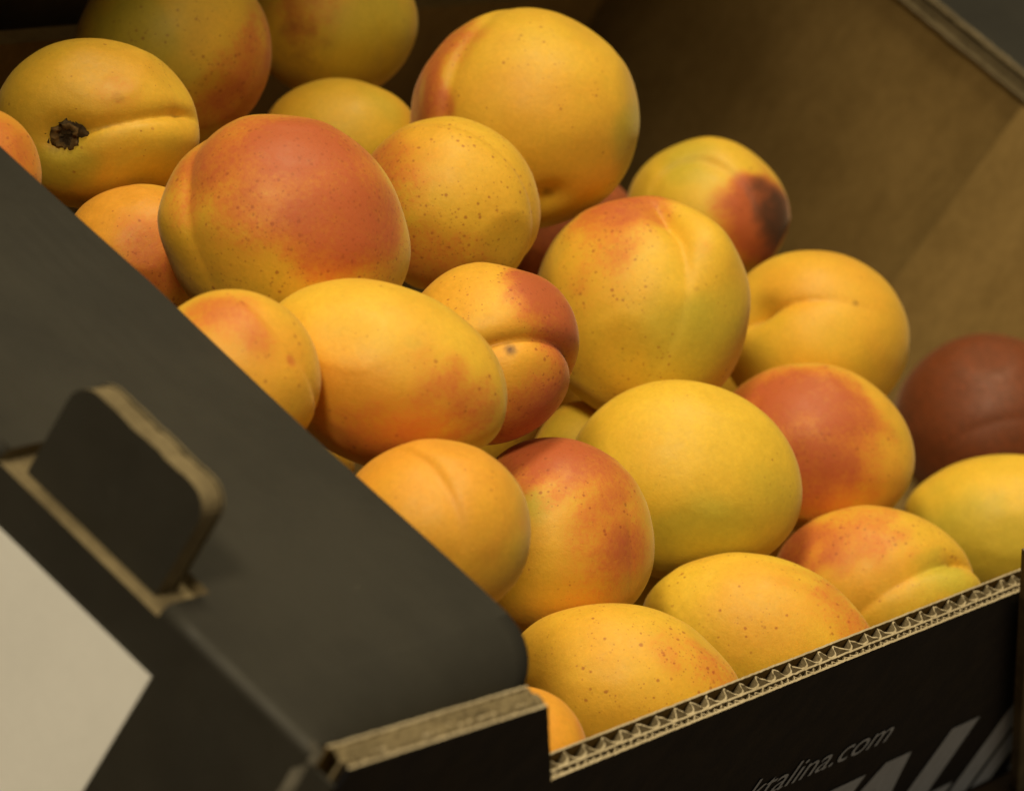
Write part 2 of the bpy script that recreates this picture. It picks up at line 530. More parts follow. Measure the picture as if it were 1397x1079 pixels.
# stacking tab standing up out of the slot: layered board
def tab_layer(name, x0, x1, mats, shrink=0.0):
    ya, yb, za, zt_, r = 0.0528, 0.0893, RZ + 0.012, RZ + 0.0497, 0.0055
    pts = [(ya, za), (ya, zt_ - r)]
    for i in range(1, 7):
        a = math.pi / 2 * i / 6
        pts.append((ya + r - r * math.cos(a), zt_ - r + r * math.sin(a)))
    for i in range(1, 14): pts.append((ya + r + (yb - ya - 2 * r) * i / 14, zt_ + jit(i * 0.003, 0.0003 if mats[0] is M_BLACK else 0.0008, 300, x0 * 999)))
    for i in range(0, 7):
        a = math.pi / 2 * i / 6
        pts.append((yb - r + r * math.sin(a), zt_ - r + r * math.cos(a)))
    pts.append((yb, za))
    cy, cz = (ya + yb) / 2, (za + zt_) / 2
    pts = [(cy + (a - cy) * (1 - shrink), cz + (b_ - cz) * (1 - shrink)) for a, b_ in pts]
    n_ = len(pts)
    V = [(x0, a, b_) for a, b_ in pts] + [(x1, a, b_) for a, b_ in pts]
    Fc = [tuple(range(n_)), tuple(range(2 * n_ - 1, n_ - 1, -1))] + [(i, (i + 1) % n_, n_ + (i + 1) % n_, n_ + i) for i in range(n_)]
    me_ = mesh_from(name, V, Fc, mats, [0, 0] + [1] * n_)
    fix_normals(me_)
    return me_
tab = part("stacking_tab", tab_layer("stacking_tab", -0.1988, -0.1983, [M_BLACK, M_DULL]))
subpart("tab_core", tab_layer("tab_core", -0.1982, -0.1923, [M_DULL, M_DULL], 0.016), tab)
subpart("tab_liner", tab_layer("tab_liner", -0.1922, -0.1915, [M_BLACK, M_DULL]), tab)

subpart("corner_wrap", boxmesh("corner_wrap", (X0, 0.0003, BOT), (X0 + 0.0009, 0.0074, RZ + 0.0262)), end, [M_BLACK])
# label on the outer end face, worn crease at its front corner
lab = boxmesh("label_sticker", (X0 - 0.0004, 0.0427, RZ - 0.062), (X0 - 0.0001, 0.165, RZ + 0.0157))
subpart("label_sticker", lab, end, [M_LABEL])
V, Fc = [], []
zs = [RZ + 0.030 - 0.004 * i for i in range(30)]
for i, z in enumerate(zs):
    wv = 0.0007 + 0.0005 * mnoise.noise((z * 300, 1.0, 0))
    top = max(0.0, 1 - i / 2.5)
    V += [(X0 - 0.0003 + 0.001 * top, 0.0083 + wv, z), (X0 - 0.0006 + 0.001 * top, 0.0066, z), (X0 + wv + 0.0003, 0.0058, z)]
for i in range(len(zs) - 1):
    for j in range(2):
        Fc.append((3 * i + j, 3 * i + j + 1, 3 * i + j + 4, 3 * i + j + 3))
wme = mesh_from("worn_edge", V, Fc, [M_WORN], None, True)
subpart("worn_edge", wme, end)

# inner wall that carries the left ledge
part("support_wall", boxmesh("support_wall", (-0.1255, 0.012, BOT), (-0.1205, Y1 - 0.006, ZL - 0.0050)), None, [M_KRAFT])

# right end: ledge with a torn cut edge, kraft wall under it, front flap lapped over its near half
XR = 0.366
def ragged_slab(name, x_in, x_out, z0, z1, y0, y1, s, mats, f=500, seed=0.0, step=0.0012):
    V, Fc, MI = [], [], []
    n_ = int((y1 - y0) / step)
    for i in range(n_ + 1):
        y = y0 + (y1 - y0) * i / n_
        xx = x_in + jit(y, s, f, seed) + 0.4 * jit(y, s, f / 7, seed + 4)
        tear = max(0.0, mnoise.noise((y * 130, seed, 2.2)) - 0.45) * s * 5
        zz = jit(y, 0.0002, 200, seed + 3)
        V += [(xx - tear, y, z0 + zz), (xx - tear, y, z1 + zz), (x_out, y, z1), (x_out, y, z0)]
    for i in range(n_):
        a, c_ = 4 * i, 4 * i + 4
        Fc += [(a, a + 1, c_ + 1, c_), (a + 1, a + 2, c_ + 2, c_ + 1), (a + 2, a + 3, c_ + 3, c_ + 2), (a + 3, a, c_, c_ + 3)]
        MI += [1, 0, 1, 2]
    m_ = mesh_from(name, V, Fc, mats, MI)
    fix_normals(m_)
    return m_
mm = [M_BLACK, M_EDGE, M_KRAFT]
rl = part("end_ledge", ragged_slab("end_ledge", 0.3635, X1, ZL - 0.0004, ZL, 0.008, Y1, 0.0009, mm, 420, 3.0))
subpart("torn_ply", ragged_slab("torn_ply", 0.3626, 0.372, ZL - 0.0011, ZL - 0.0006, 0.008, Y1, 0.0006, [M_FLUTE, M_FLUTE, M_FLUTE], 300, 8.0), rl)
subpart("fine_core", ragged_slab("fine_core", 0.3650, X1 - 0.001, ZL - 0.0022, ZL - 0.0012, 0.008, Y1, 0.0003, [M_DULL] * 3, 300, 5.0), rl)
subpart("middle_liner", ragged_slab("middle_liner", 0.3634, X1 - 0.001, ZL - 0.0029, ZL - 0.0024, 0.008, Y1, 0.0003, [M_DULL] * 3, 260, 6.0), rl)
subpart("coarse_core", ragged_slab("coarse_core", 0.3643, X1 - 0.001, ZL - 0.0063, ZL - 0.0031, 0.008, Y1, 0.0003, [M_DULL] * 3, 200, 7.0), rl)
subpart("bottom_liner", ragged_slab("bottom_liner", 0.3628, X1 - 0.001, ZL - 0.0072, ZL - 0.0066, 0.008, Y1, 0.00025, [M_FLUTE, M_FLUTE, M_KRAFT], 260, 9.0), rl)
part("inner_end_wall", boxmesh("inner_end_wall", (XR, 0.0075, BOT), (XR + 0.005, 0.2945, ZL - 0.0075)), None, [M_KRAFT])
# lapped flap, bowed a little towards the fruit
V, Fc = [], []
ny, nz = 24, 14
for j in range(ny + 1):
    y = 0.0075 + (0.1490 - 0.0075) * j / ny
    for i in range(nz + 1):
        z = BOT + (ZL - 0.0082 - BOT) * i / nz
        bow = 0.006 * math.sin(math.pi * j / ny) * 0.5
        V.append((XR - 0.0042 - 0.008 * (1 - j / ny) - bow - 0.016 * (1 - z / ZL), y, z))
nv = len(V)
V += [(a + 0.0009 if False else a + 0.001, b_, c_) for a, b_, c_ in V]
for j in range(ny):
    for i in range(nz):
        a = j * (nz + 1) + i
        Fc.append((a, a + 1, a + nz + 2, a + nz + 1))
        Fc.append((nv + a, nv + a + nz + 1, nv + a + nz + 2, nv + a + 1))
for i in range(nz):
    a = ny * (nz + 1) + i
    Fc.append((a, a + 1, nv + a + 1, nv + a))
fm = mesh_from("corner_flap", V, Fc); fix_normals(fm)
for p in fm.polygons: p.use_smooth = False
part("corner_flap", fm, None, [M_KRAFT])
part("outer_end_wall", boxmesh("outer_end_wall", (X1 - 0.005, 0.0075, BOT), (X1 - 0.0005, Y1, ZL - 0.0075)), None, [M_BLACK])

# back wall with its low rim, and the floor
part("back_wall", boxmesh("back_wall", (-0.119, 0.2840, BOT), (0.3435, 0.2895, RZ - 0.0330)), None, [M_KRAFT])
part("tray_floor", boxmesh("tray_floor", (-0.1195, 0.0064, 0.0008), (XR - 0.0300, 0.2838, 0.0055)), None, [M_KRAFT])

# the next tray, standing behind
M_BROWN = make_plain("brown_board", (0.050, 0.034, 0.015), 0.8, 0.25, 30, 0.2)
def tray_stack(x0, x1, y0, y1, levels, label):
    st = empty("tray_stack", ((x0 + x1) / 2, (y0 + y1) / 2, 0))
    tag(st, label, "cardboard trays", "trays stacked round the apricot tray")
    hx, hy = (x1 - x0) / 2, (y1 - y0) / 2
    for lv in range(levels):
        z0 = 0.0008 + lv * 0.1585
        z1 = z0 + 0.1570
        link("bottom_panel", boxmesh("bottom_panel", (-hx + 0.0052, -hy + 0.0052, z0), (hx - 0.0052, hy - 0.0052, z0 + 0.005)), st, [M_BROWN])
        for s in (-1, 1):
            link("side_wall", boxmesh("side_wall", (-hx, s * (hy - 0.0025) - 0.0025, z0), (hx, s * (hy - 0.0025) + 0.0025, z1)), st, [M_BROWN])
            link("end_wall", boxmesh("end_wall", (s * (hx - 0.0025) - 0.0025, -hy + 0.0052, z0), (s * (hx - 0.0025) + 0.0025, hy - 0.0052, z1)), st, [M_BROWN])
tray_stack(-0.195, 0.47, 0.2990, 0.60, 2, "dark brown cardboard trays stacked right behind the apricot tray, showing in the upper left corner")
tray_stack(-0.66, -0.214, 0.2490, 0.60, 4, "unseen taller stack of dark brown trays added beyond the back left corner to shade the apricots")  # out of view, added for the shade it casts on the back row

# kraft board leaning in front of the tray at the right
bpy.context.view_layer.update()
KB = [(0.2330, -0.0068, 0.0007), (0.0960, -0.0045, RZ + 0.0210), (0.1152, -0.0045, RZ + 0.0210), (0.2440, -0.0068, 0.0007)]

KV = [Vector(p) for p in KB]
kn = (KV[1] - KV[0]).cross(KV[3] - KV[0]).normalized() * 0.003
kme = mesh_from("cardboard_strip", KV + [p + kn for p in KV], [(0, 1, 2, 3), (7, 6, 5, 4), (0, 4, 5, 1), (1, 5, 6, 2), (2, 6, 7, 3), (3, 7, 4, 0)], [M_DULL])
fix_normals(kme)
tag(link("cardboard_strip", kme), "narrow plain brown cardboard strip at the right border, leaning on the front of the tray", "cardboard strip")
# ---------------------------------------------------------------- apricots
FRUITS = [
 {'id': 1, 'c': [-0.0295, 0.212, 0.0984], 'r': [0.0242, 0.02, 0.022], 'ax': [[0.617, -0.653, 0.44], [0.072, 0.603, 0.795], [-0.784, -0.459, 0.419]], 'sut': ([[-0.116, -0.123, 0.986], [0.341, 0.018, 0.94], [0.862, 0.088, 0.499]], (0.1, 0.09, 0.16), 0.085, -0.05), 'stem': ([-0.333, -0.167, 0.928], 0.2, 0.26), 'pat': [('G', [-0.239, -0.57, 0.786], 0.5, 0.6, 0.7), ('O', [0.087, 0.702, 0.707], 0.5, 0.6, 0.5), ('K', [0.246, 0.307, 0.919], 0.05, 0.14, 0.35), ('K', [-0.507, 0.263, 0.821], 0.03, 0.06, 0.35), ('B', [0.232, 0.395, 0.889], 0.22, 0.29, 0.3), ('G', [0.449, -0.482, 0.752], 0.4, 0.48, 0.5), ('K', [-0.275, -0.684, 0.675], 0.04, 0.06, 0.25)], 'bump': [([0.884, -0.175, 0.433], 0.05, 0.5), ([-0.13, 0.947, 0.292], 0.03, 0.5), ([0.877, -0.475, 0.071], 0.03, 0.4)], 'base': (0.45, 0.35), 'label': 'yellow apricot at the upper left with its dark stem scar facing out'},
 {'id': 2, 'c': [0.0501, 0.2485, 0.0875], 'r': [0.0256, 0.0252, 0.0254], 'ax': [[0.601, -0.661, 0.449], [0.056, 0.596, 0.801], [-0.797, -0.457, 0.395]], 'pat': [('K', [-0.336, 0.152, 0.93], 0.8, 1.2, 0.12), ('B', [0.821, -0.455, 0.346], 0.55, 0.87, 0.75), ('G', [-0.336, 0.076, 0.939], 0.6, 0.6, 0.7), ('B', [0.97, 0.227, 0.085], 0.4, 0.58, 0.5), ('O', [0.485, -0.152, 0.861], 0.6, 0.6, 0.5)], 'base': (0.25, 0.95), 'label': 'shaded yellow apricot with a speckled red cheek, behind the one showing its stem scar', 'deep': 0.1},
 {'id': 3, 'c': [0.1109, 0.2443, 0.0975], 'r': [0.0225, 0.0223, 0.0224], 'ax': [[0.569, -0.679, 0.465], [0.049, 0.592, 0.804], [-0.821, -0.434, 0.37]], 'sut': ([[0.133, 0.759, 0.638], [0.504, 0.045, 0.862], [0.575, -0.759, 0.305]], (0.03, 0.03, 0.03), 0.12, 0.0), 'pat': [('B', [-0.487, 0.312, 0.816], 0.5, 1.01, 0.55), ('G', [0.575, -0.312, 0.756], 0.8, 0.72, 0.7), ('K', [0.133, -0.134, 0.982], 1.2, 1.44, 0.16), ('K', [-0.487, -0.312, 0.816], 0.4, 0.6, 0.2)], 'base': (0.35, 0.4), 'label': 'darkest orange apricot in shade against the back of the tray', 'deep': 0.0},  # broad brown wash paints part of the shade into its skin
 {'id': 4, 'c': [0.0846, 0.21, 0.0835], 'r': [0.021, 0.0171, 0.0189], 'ax': [[0.567, -0.68, 0.465], [0.076, 0.605, 0.793], [-0.82, -0.415, 0.394]], 'pat': [('G', [0.602, 0.511, 0.613], 0.4, 0.6, 0.6), ('O', [-0.324, 0.682, 0.656], 0.6, 0.6, 0.3)], 'base': (0.3, 0.1), 'label': 'small plain yellow apricot half hidden behind the large red-topped apricot'},
 {'id': 5, 'c': [-0.0449, 0.1458, 0.1197], 'r': [0.0281, 0.0261, 0.0271], 'ax': [[0.511, -0.844, 0.162], [0.286, 0.345, 0.894], [-0.81, -0.411, 0.418]], 'sut': ([[-0.904, 0.389, 0.176], [-0.844, 0.024, 0.536], [-0.49, -0.574, 0.656]], (0.05, 0.085, 0.015), 0.13, -0.02), 'pat': [('B', [-0.053, 0.757, 0.651], 0.85, 1.16, 1.0), ('B', [0.578, 0.39, 0.717], 0.5, 1.01, 0.85), ('B', [-0.673, 0.343, 0.655], 0.45, 0.87, 0.6), ('B', [-0.793, -0.147, 0.592], 0.2, 0.43, 0.35), ('G', [-0.633, -0.152, 0.759], 0.18, 0.24, 0.35), ('O', [-0.46, -0.289, 0.84], 0.6, 0.6, 0.4), ('B', [0.461, -0.201, 0.864], 0.25, 0.58, 0.35)], 'bump': [([-0.858, -0.309, 0.409], 0.065, 0.36), ([-0.404, 0.858, 0.317], 0.03, 0.5), ([0.997, 0.017, 0.071], 0.05, 0.45)], 'base': (0.4, 1.15), 'label': 'large apricot with a broad red top and a yellow speckled left side', 'deep': 0.12},
 {'id': 6, 'c': [0.0448, 0.1553, 0.1095], 'r': [0.023, 0.0219, 0.0225], 'ax': [[0.456, -0.885, 0.098], [0.311, 0.261, 0.914], [-0.834, -0.386, 0.394]], 'sut': ([[-0.563, 0.736, 0.376], [0.353, 0.743, 0.569], [0.961, -0.269, 0.071]], (0.02, 0.03, 0.05), 0.07, -0.015), 'pat': [('B', [-0.798, -0.115, 0.591], 0.6, 0.87, 0.65), ('B', [0.199, -0.684, 0.702], 0.5, 0.72, 0.5), ('O', [-0.642, 0.421, 0.64], 0.5, 0.6, 0.6)], 'bump': [([-0.981, 0.182, 0.071], 0.02, 0.4), ([0.976, 0.205, 0.071], 0.04, 0.4)], 'base': (0.45, 1.15), 'label': 'freckled yellow apricot with a pale right-hand seam, touching the large red-topped one'},
 {'id': 7, 'c': [0.0983, 0.1735, 0.1175], 'r': [0.0295, 0.0281, 0.0288], 'ax': [[0.528, -0.699, 0.482], [0.071, 0.602, 0.795], [-0.846, -0.386, 0.368]], 'sut': ([[-0.344, 0.912, 0.225], [-0.662, 0.401, 0.633], [-0.727, -0.143, 0.671]], (0.02, 0.04, 0.03), 0.06, -0.03), 'stem': ([0.195, -0.735, 0.65], 0.12, 0.16), 'pat': [('B', [-0.688, 0.639, 0.343], 0.3, 0.58, 0.7), ('B', [-0.929, 0.299, 0.219], 0.3, 0.58, 0.6), ('O', [-0.506, 0.367, 0.78], 0.5, 0.72, 0.5), ('B', [-0.779, 0.163, 0.605], 0.28, 0.23, 0.85), ('B', [-0.948, 0.027, 0.317], 0.25, 0.43, 0.5), ('G', [0.935, -0.279, 0.219], 0.4, 0.48, 0.8), ('O', [0.143, -0.041, 0.989], 0.5, 0.84, 0.5), ('G', [-0.506, -0.721, 0.473], 0.4, 0.48, 0.3), ('K', [0.208, -0.735, 0.646], 0.06, 0.19, 0.5)], 'bump': [([0.013, 0.966, 0.258], 0.045, 0.45), ([0.857, 0.299, 0.419], 0.03, 0.4), ([-0.961, 0.095, 0.259], 0.03, 0.4), ([0.754, -0.654, 0.071], 0.02, 0.4)], 'base': (0.4, 0.3), 'label': 'largest plain yellow apricot at the back, with an orange left edge and seam'},
 {'id': 8, 'c': [0.1896, 0.1522, 0.0935], 'r': [0.0233, 0.0192, 0.0211], 'ax': [[0.465, -0.81, 0.356], [0.174, 0.478, 0.861], [-0.868, -0.339, 0.363]], 'sut': ([[-0.738, 0.257, 0.624], [-0.096, 0.722, 0.685], [0.325, 0.485, 0.812]], (0.03, 0.05, 0.03), 0.12, 0.04), 'pat': [('B', [0.654, -0.046, 0.755], 0.6, 0.72, 1.0), ('B', [0.822, 0.154, 0.548], 0.5, 0.72, 1.0), ('K', [0.824, 0.264, 0.501], 0.34, 0.84, 0.9), ('K', [0.851, -0.167, 0.498], 0.36, 0.96, 0.65), ('K', [0.522, 0.549, 0.653], 0.1, 0.24, 0.4), ('G', [-0.42, 0.543, 0.727], 0.5, 0.6, 0.7), ('G', [-0.021, -0.354, 0.935], 0.4, 0.48, 0.3)], 'bump': [([0.013, 0.964, 0.267], 0.05, 0.4), ([-0.92, 0.272, 0.281], -0.03, 0.35)], 'base': (0.3, 0.3), 'label': 'yellow apricot with a dark brown bruised right side against the tray end', 'deep': 0.25},
 {'id': 9, 'c': [0.0953, 0.1166, 0.1002], 'r': [0.0277, 0.0289, 0.0249], 'ax': [[0.503, -0.709, 0.494], [0.111, 0.62, 0.777], [-0.857, -0.336, 0.39]], 'sut': ([[0.313, 0.797, 0.516], [0.408, 0.131, 0.904], [-0.054, -0.752, 0.657]], (0.2, 0.03, 0.012), 0.1, 0.05), 'pat': [('B', [-0.211, 0.915, 0.344], 0.36, 0.72, 0.85), ('B', [-0.381, 0.588, 0.713], 0.5, 1.01, 0.45), ('B', [-0.245, 0.49, 0.837], 0.16, 0.43, 0.4), ('B', [-0.585, 0.196, 0.787], 0.14, 0.43, 0.4), ('B', [0.537, 0.49, 0.686], 0.12, 0.29, 0.3), ('G', [0.367, -0.458, 0.81], 0.6, 0.72, 0.7), ('O', [-0.517, 0.392, 0.761], 0.5, 0.6, 0.4), ('G', [0.741, 0.0, 0.671], 0.3, 0.48, 0.4)], 'bump': [([0.626, 0.549, 0.554], 0.085, 0.32), ([-0.211, 0.948, 0.24], 0.03, 0.5), ([0.912, 0.131, 0.39], 0.02, 0.4)], 'base': (0.35, 0.95), 'label': 'big yellow two-lobed apricot with a deep notch on top and rusty blotches'},
 {'id': 10, 'c': [0.171, 0.0984, 0.0932], 'r': [0.026, 0.0238, 0.0249], 'ax': [[0.444, -0.802, 0.399], [0.181, 0.516, 0.837], [-0.877, -0.3, 0.374]], 'sut': ([[-0.763, 0.137, 0.631], [-0.278, 0.407, 0.87], [0.345, 0.46, 0.818]], (0.2, 0.1, 0.03), 0.09, 0.0), 'stem': ([-0.685, 0.251, 0.684], 0.13, 0.2), 'pat': [('O', [-0.053, 0.773, 0.633], 0.6, 0.6, 0.5), ('G', [-0.544, -0.236, 0.805], 0.4, 0.48, 0.45), ('O', [0.778, 0.052, 0.626], 0.4, 0.48, 0.6), ('B', [0.886, -0.186, 0.424], 0.2, 0.43, 0.3), ('K', [0.359, 0.471, 0.806], 0.02, 0.05, 0.4)], 'bump': [([-0.227, 0.916, 0.332], 0.04, 0.6), ([-0.174, -0.095, 0.98], 0.03, 0.5)], 'base': (0.42, 0.08), 'label': 'smooth golden apricot with a horizontal seam like a fold, below the bruised one'},
 {'id': 11, 'c': [0.3029, 0.082, 0.0525], 'r': [0.0287, 0.0276, 0.0281], 'ax': [[0.427, -0.733, 0.529], [0.135, 0.63, 0.764], [-0.894, -0.255, 0.369]], 'sut': ([[-0.388, -0.161, 0.908], [0.0, 0.016, 1.0], [0.543, 0.081, 0.836]], (0.01, 0.03, 0.03), 0.14, 0.0), 'pat': [('B', [-0.155, 0.161, 0.975], 1.6, 0.72, 1.0), ('B', [0.388, 0.161, 0.908], 1.2, 0.72, 1), ('B', [0.31, -0.484, 0.818], 1.2, 0.72, 0.6)], 'base': (0.6, 0.9), 'label': 'all dark red apricot at the right border, its shade painted in', 'deep': 1.15},  # deep red skin, darkened further in colour to stand for its shadow
 {'id': 12, 'c': [0.1929, 0.031, 0.0787], 'r': [0.0276, 0.0196, 0.0198], 'ax': [[0.424, -0.732, 0.533], [0.156, 0.639, 0.753], [-0.892, -0.236, 0.385]], 'pat': [('G', [-0.304, -0.255, 0.918], 0.9, 0.72, 0.75), ('O', [0.058, -0.663, 0.746], 0.3, 0.48, 0.4)], 'bump': [([-0.957, 0.255, 0.141], 0.04, 0.35)], 'base': (0.08, 0.2), 'label': 'plain lemon yellow apricot cut off by the right border, under the dark red one'},
 {'id': 13, 'c': [0.1355, 0.0702, 0.0838], 'r': [0.0261, 0.0222, 0.0217], 'ax': [[0.414, -0.86, 0.298], [0.256, 0.424, 0.869], [-0.873, -0.283, 0.396]], 'pat': [('B', [-0.479, 0.452, 0.752], 0.7, 1.16, 1.0), ('B', [0.16, 0.339, 0.927], 0.6, 1.16, 0.85), ('O', [0.562, -0.075, 0.824], 0.7, 0.48, 0.8), ('B', [-0.063, -0.362, 0.93], 0.5, 0.87, 0.6), ('G', [0.847, 0.42, 0.325], 0.3, 0.48, 0.35)], 'bump': [([-0.917, 0.393, 0.071], 0.03, 0.4), ([0.955, 0.048, 0.292], 0.05, 0.45), ([0.678, 0.591, 0.437], -0.02, 0.4)], 'base': (0.55, 0.5), 'label': 'red apricot with an orange yellow right tip, below the golden one with the horizontal fold', 'deep': 0.1},
 {'id': 14, 'c': [0.073, 0.0736, 0.0821], 'r': [0.0294, 0.0246, 0.0226], 'ax': [[0.469, -0.793, 0.389], [0.214, 0.53, 0.821], [-0.857, -0.302, 0.419]], 'pat': [('G', [0.062, -0.63, 0.774], 0.65, 0.72, 0.9), ('G', [0.699, -0.146, 0.7], 0.4, 0.72, 0.45), ('O', [-0.644, 0.005, 0.765], 0.5, 0.6, 0.25)], 'bump': [([-0.98, 0.175, 0.096], 0.02, 0.4), ([0.977, -0.1, 0.186], 0.02, 0.5)], 'base': (0.03, 0.15), 'label': 'round pale yellow apricot with a greenish underside in the middle of the front half'},
 {'id': 15, 'c': [-0.0608, 0.0986, 0.1177], 'r': [0.0277, 0.0198, 0.0211], 'ax': [[0.471, -0.87, 0.145], [0.325, 0.324, 0.889], [-0.82, -0.371, 0.435]], 'sut': ([[0.362, 0.93, 0.071], [0.814, 0.523, 0.252], [0.995, -0.074, 0.071]], (0.01, 0.025, 0.03), 0.06, -0.02), 'pat': [('O', [0.024, -0.587, 0.809], 0.9, 0.84, 1.3), ('B', [0.393, -0.555, 0.733], 0.6, 1.01, 0.4), ('B', [0.761, -0.082, 0.643], 0.5, 0.72, 0.55), ('B', [-0.04, -0.801, 0.598], 0.4, 0.72, 0.45), ('G', [0.109, 0.433, 0.895], 0.1, 0.18, 0.4), ('B', [0.381, 0.145, 0.913], 0.25, 0.58, 0.25), ('O', [-0.867, -0.12, 0.483], 0.4, 0.48, 0.5)], 'bump': [([-0.938, 0.017, 0.345], 0.03, 0.4), ([0.996, 0.056, 0.071], 0.04, 0.4)], 'base': (0.45, 0.35), 'label': 'long oval yellow orange apricot lying tilted, just right of the black ledge'},  # lower half painted deeper orange and red, partly standing for shading
 {'id': 16, 'c': [0.0057, 0.1086, 0.1055], 'r': [0.0207, 0.0214, 0.021], 'ax': [[0.507, -0.793, 0.337], [0.212, 0.494, 0.843], [-0.835, -0.357, 0.418]], 'sut': ([[-0.202, -0.018, 0.979], [0.317, 0.227, 0.921], [0.997, 0.038, 0.071]], (0.14, 0.14, 0.18), 0.085, 0.03), 'pat': [('K', [0.276, 0.08, 0.958], 0.05, 0.12, 0.5), ('B', [0.468, 0.757, 0.456], 0.4, 0.58, 1.0), ('B', [0.789, 0.399, 0.467], 0.35, 0.58, 0.9), ('B', [0.826, -0.503, 0.256], 0.6, 1.16, 0.85), ('O', [0.533, -0.305, 0.789], 0.8, 0.6, 1.0), ('O', [-0.664, 0.646, 0.376], 0.7, 0.6, 0.7), ('K', [0.277, 0.072, 0.958], 0.09, 0.14, 0.5), ('B', [0.441, -0.734, 0.517], 0.5, 0.72, 0.5), ('O', [0.353, -0.253, 0.901], 0.6, 0.6, 0.8)], 'bump': [([0.555, -0.425, 0.715], 0.06, 0.6), ([-0.369, 0.903, 0.22], 0.03, 0.4), ([0.647, 0.759, 0.071], 0.03, 0.4)], 'base': (0.5, 0.9), 'label': 'small folded apricot with a red cheek and a separate lower lobe with a dark spot', 'deep': 0.12},
 {'id': 17, 'c': [-0.1003, 0.1108, 0.1133], 'r': [0.019, 0.0188, 0.017], 'ax': [[0.481, -0.873, 0.083], [0.363, 0.284, 0.888], [-0.798, -0.397, 0.453]], 'sut': ([[-0.101, 0.789, 0.606], [0.466, 0.55, 0.693], [0.995, 0.074, 0.071]], (0.01, 0.02, 0.02), 0.06, -0.01), 'pat': [('B', [-0.42, 0.593, 0.687], 0.4, 0.58, 0.7), ('B', [0.501, 0.475, 0.724], 0.06, 0.09, 0.7), ('B', [0.039, 0.487, 0.872], 0.3, 0.43, 0.6), ('G', [0.968, -0.042, 0.249], 0.35, 0.48, 0.5), ('O', [0.049, 0.17, 0.984], 0.9, 0.6, 0.8)], 'base': (0.6, 0.5), 'label': 'red blotched apricot half hidden by the black ledge, left of the long oval one'},
 {'id': 18, 'c': [-0.0398, 0.1776, 0.0875], 'r': [0.0193, 0.0164, 0.0178], 'ax': [[0.607, -0.66, 0.442], [0.099, 0.615, 0.782], [-0.789, -0.431, 0.439]], 'sut': ([[-0.848, 0.474, 0.237], [-0.402, 0.737, 0.544], [0.089, 0.874, 0.478]], (0.0, 0.02, 0.01), 0.08, 0.0), 'pat': [('O', [-0.134, 0.474, 0.87], 1.2, 0.6, 1.0), ('B', [0.179, 0.053, 0.983], 0.5, 0.87, 0.6), ('B', [0.179, -0.421, 0.889], 0.4, 0.58, 0.5)], 'base': (0.8, 0.7), 'label': 'orange apricot wedged between the black ledge and the large red-topped one'},
 {'id': 19, 'c': [-0.086, 0.2006, 0.0975], 'r': [0.0163, 0.0161, 0.0162], 'ax': [[0.64, -0.64, 0.425], [0.083, 0.608, 0.79], [-0.764, -0.471, 0.442]], 'pat': [('O', [0.612, 0.412, 0.675], 1.2, 0.6, 1.0), ('B', [0.51, 0.515, 0.688], 0.5, 0.72, 0.6), ('B', [0.816, 0.0, 0.578], 0.3, 0.58, 0.5)], 'base': (0.8, 0.6), 'label': 'orange apricot barely showing above the ledge at the left border'},
 {'id': 20, 'c': [-0.0781, 0.062, 0.1072], 'r': [0.0215, 0.0196, 0.0205], 'ax': [[0.512, -0.791, 0.334], [0.25, 0.509, 0.823], [-0.822, -0.338, 0.459]], 'sut': ([[-0.387, 0.826, 0.41], [0.011, 0.583, 0.812], [0.321, -0.044, 0.946]], (0.03, 0.055, 0.02), 0.085, 0.03), 'pat': [('O', [-0.271, 0.292, 0.917], 1.2, 0.6, 0.75), ('G', [0.868, -0.061, 0.492], 0.3, 0.48, 0.4), ('B', [0.877, 0.35, 0.329], 0.2, 0.43, 0.3)], 'base': (0.7, 0.1), 'label': 'smooth golden orange apricot with a curved seam emerging from under the ledge'},
 {'id': 21, 'c': [0.0117, 0.0708, 0.078], 'r': [0.0227, 0.0241, 0.0234], 'ax': [[0.522, -0.701, 0.486], [0.159, 0.64, 0.752], [-0.838, -0.315, 0.446]], 'sut': ([[0.631, 0.688, 0.358], [0.8, -0.036, 0.599], [0.679, -0.73, 0.071]], (0.0, 0.02, 0.02), 0.1, 0.0), 'pat': [('B', [-0.062, 0.87, 0.49], 0.7, 0.94, 1.0), ('B', [0.592, 0.471, 0.654], 0.45, 0.87, 0.6), ('B', [0.554, -0.254, 0.793], 0.4, 1.01, 0.35), ('G', [-0.231, 0.362, 0.903], 0.28, 0.3, 0.8), ('B', [0.669, -0.036, 0.742], 0.16, 0.36, 0.5), ('O', [0.323, -0.326, 0.888], 0.9, 0.6, 0.5), ('K', [0.462, -0.217, 0.86], 0.14, 0.19, 0.2), ('B', [0.862, -0.036, 0.506], 0.25, 0.43, 0.45), ('K', [0.554, -0.471, 0.687], 0.08, 0.12, 0.2)], 'bump': [([0.918, -0.39, 0.071], 0.05, 0.45), ([-0.476, 0.877, 0.071], 0.02, 0.4)], 'base': (0.45, 0.5), 'label': 'apricot with a dull red top and brown freckled yellow side, below the small folded one', 'deep': 0.1},
 {'id': 22, 'c': [-0.0047, 0.0309, 0.0695], 'r': [0.0269, 0.0191, 0.0195], 'ax': [[0.457, -0.825, 0.331], [0.292, 0.491, 0.821], [-0.84, -0.279, 0.465]], 'pat': [('O', [-0.608, 0.256, 0.752], 0.7, 0.6, 0.5), ('B', [0.763, 0.393, 0.514], 0.45, 0.58, 0.5), ('B', [0.232, 0.69, 0.685], 0.3, 0.72, 0.2), ('O', [0.028, -0.101, 0.994], 0.8, 0.6, 0.4)], 'bump': [([0.956, 0.268, 0.118], 0.04, 0.4)], 'base': (0.35, 1.0), 'label': 'freckled yellow orange apricot behind the cut front edge, nearest the raised black corner'},
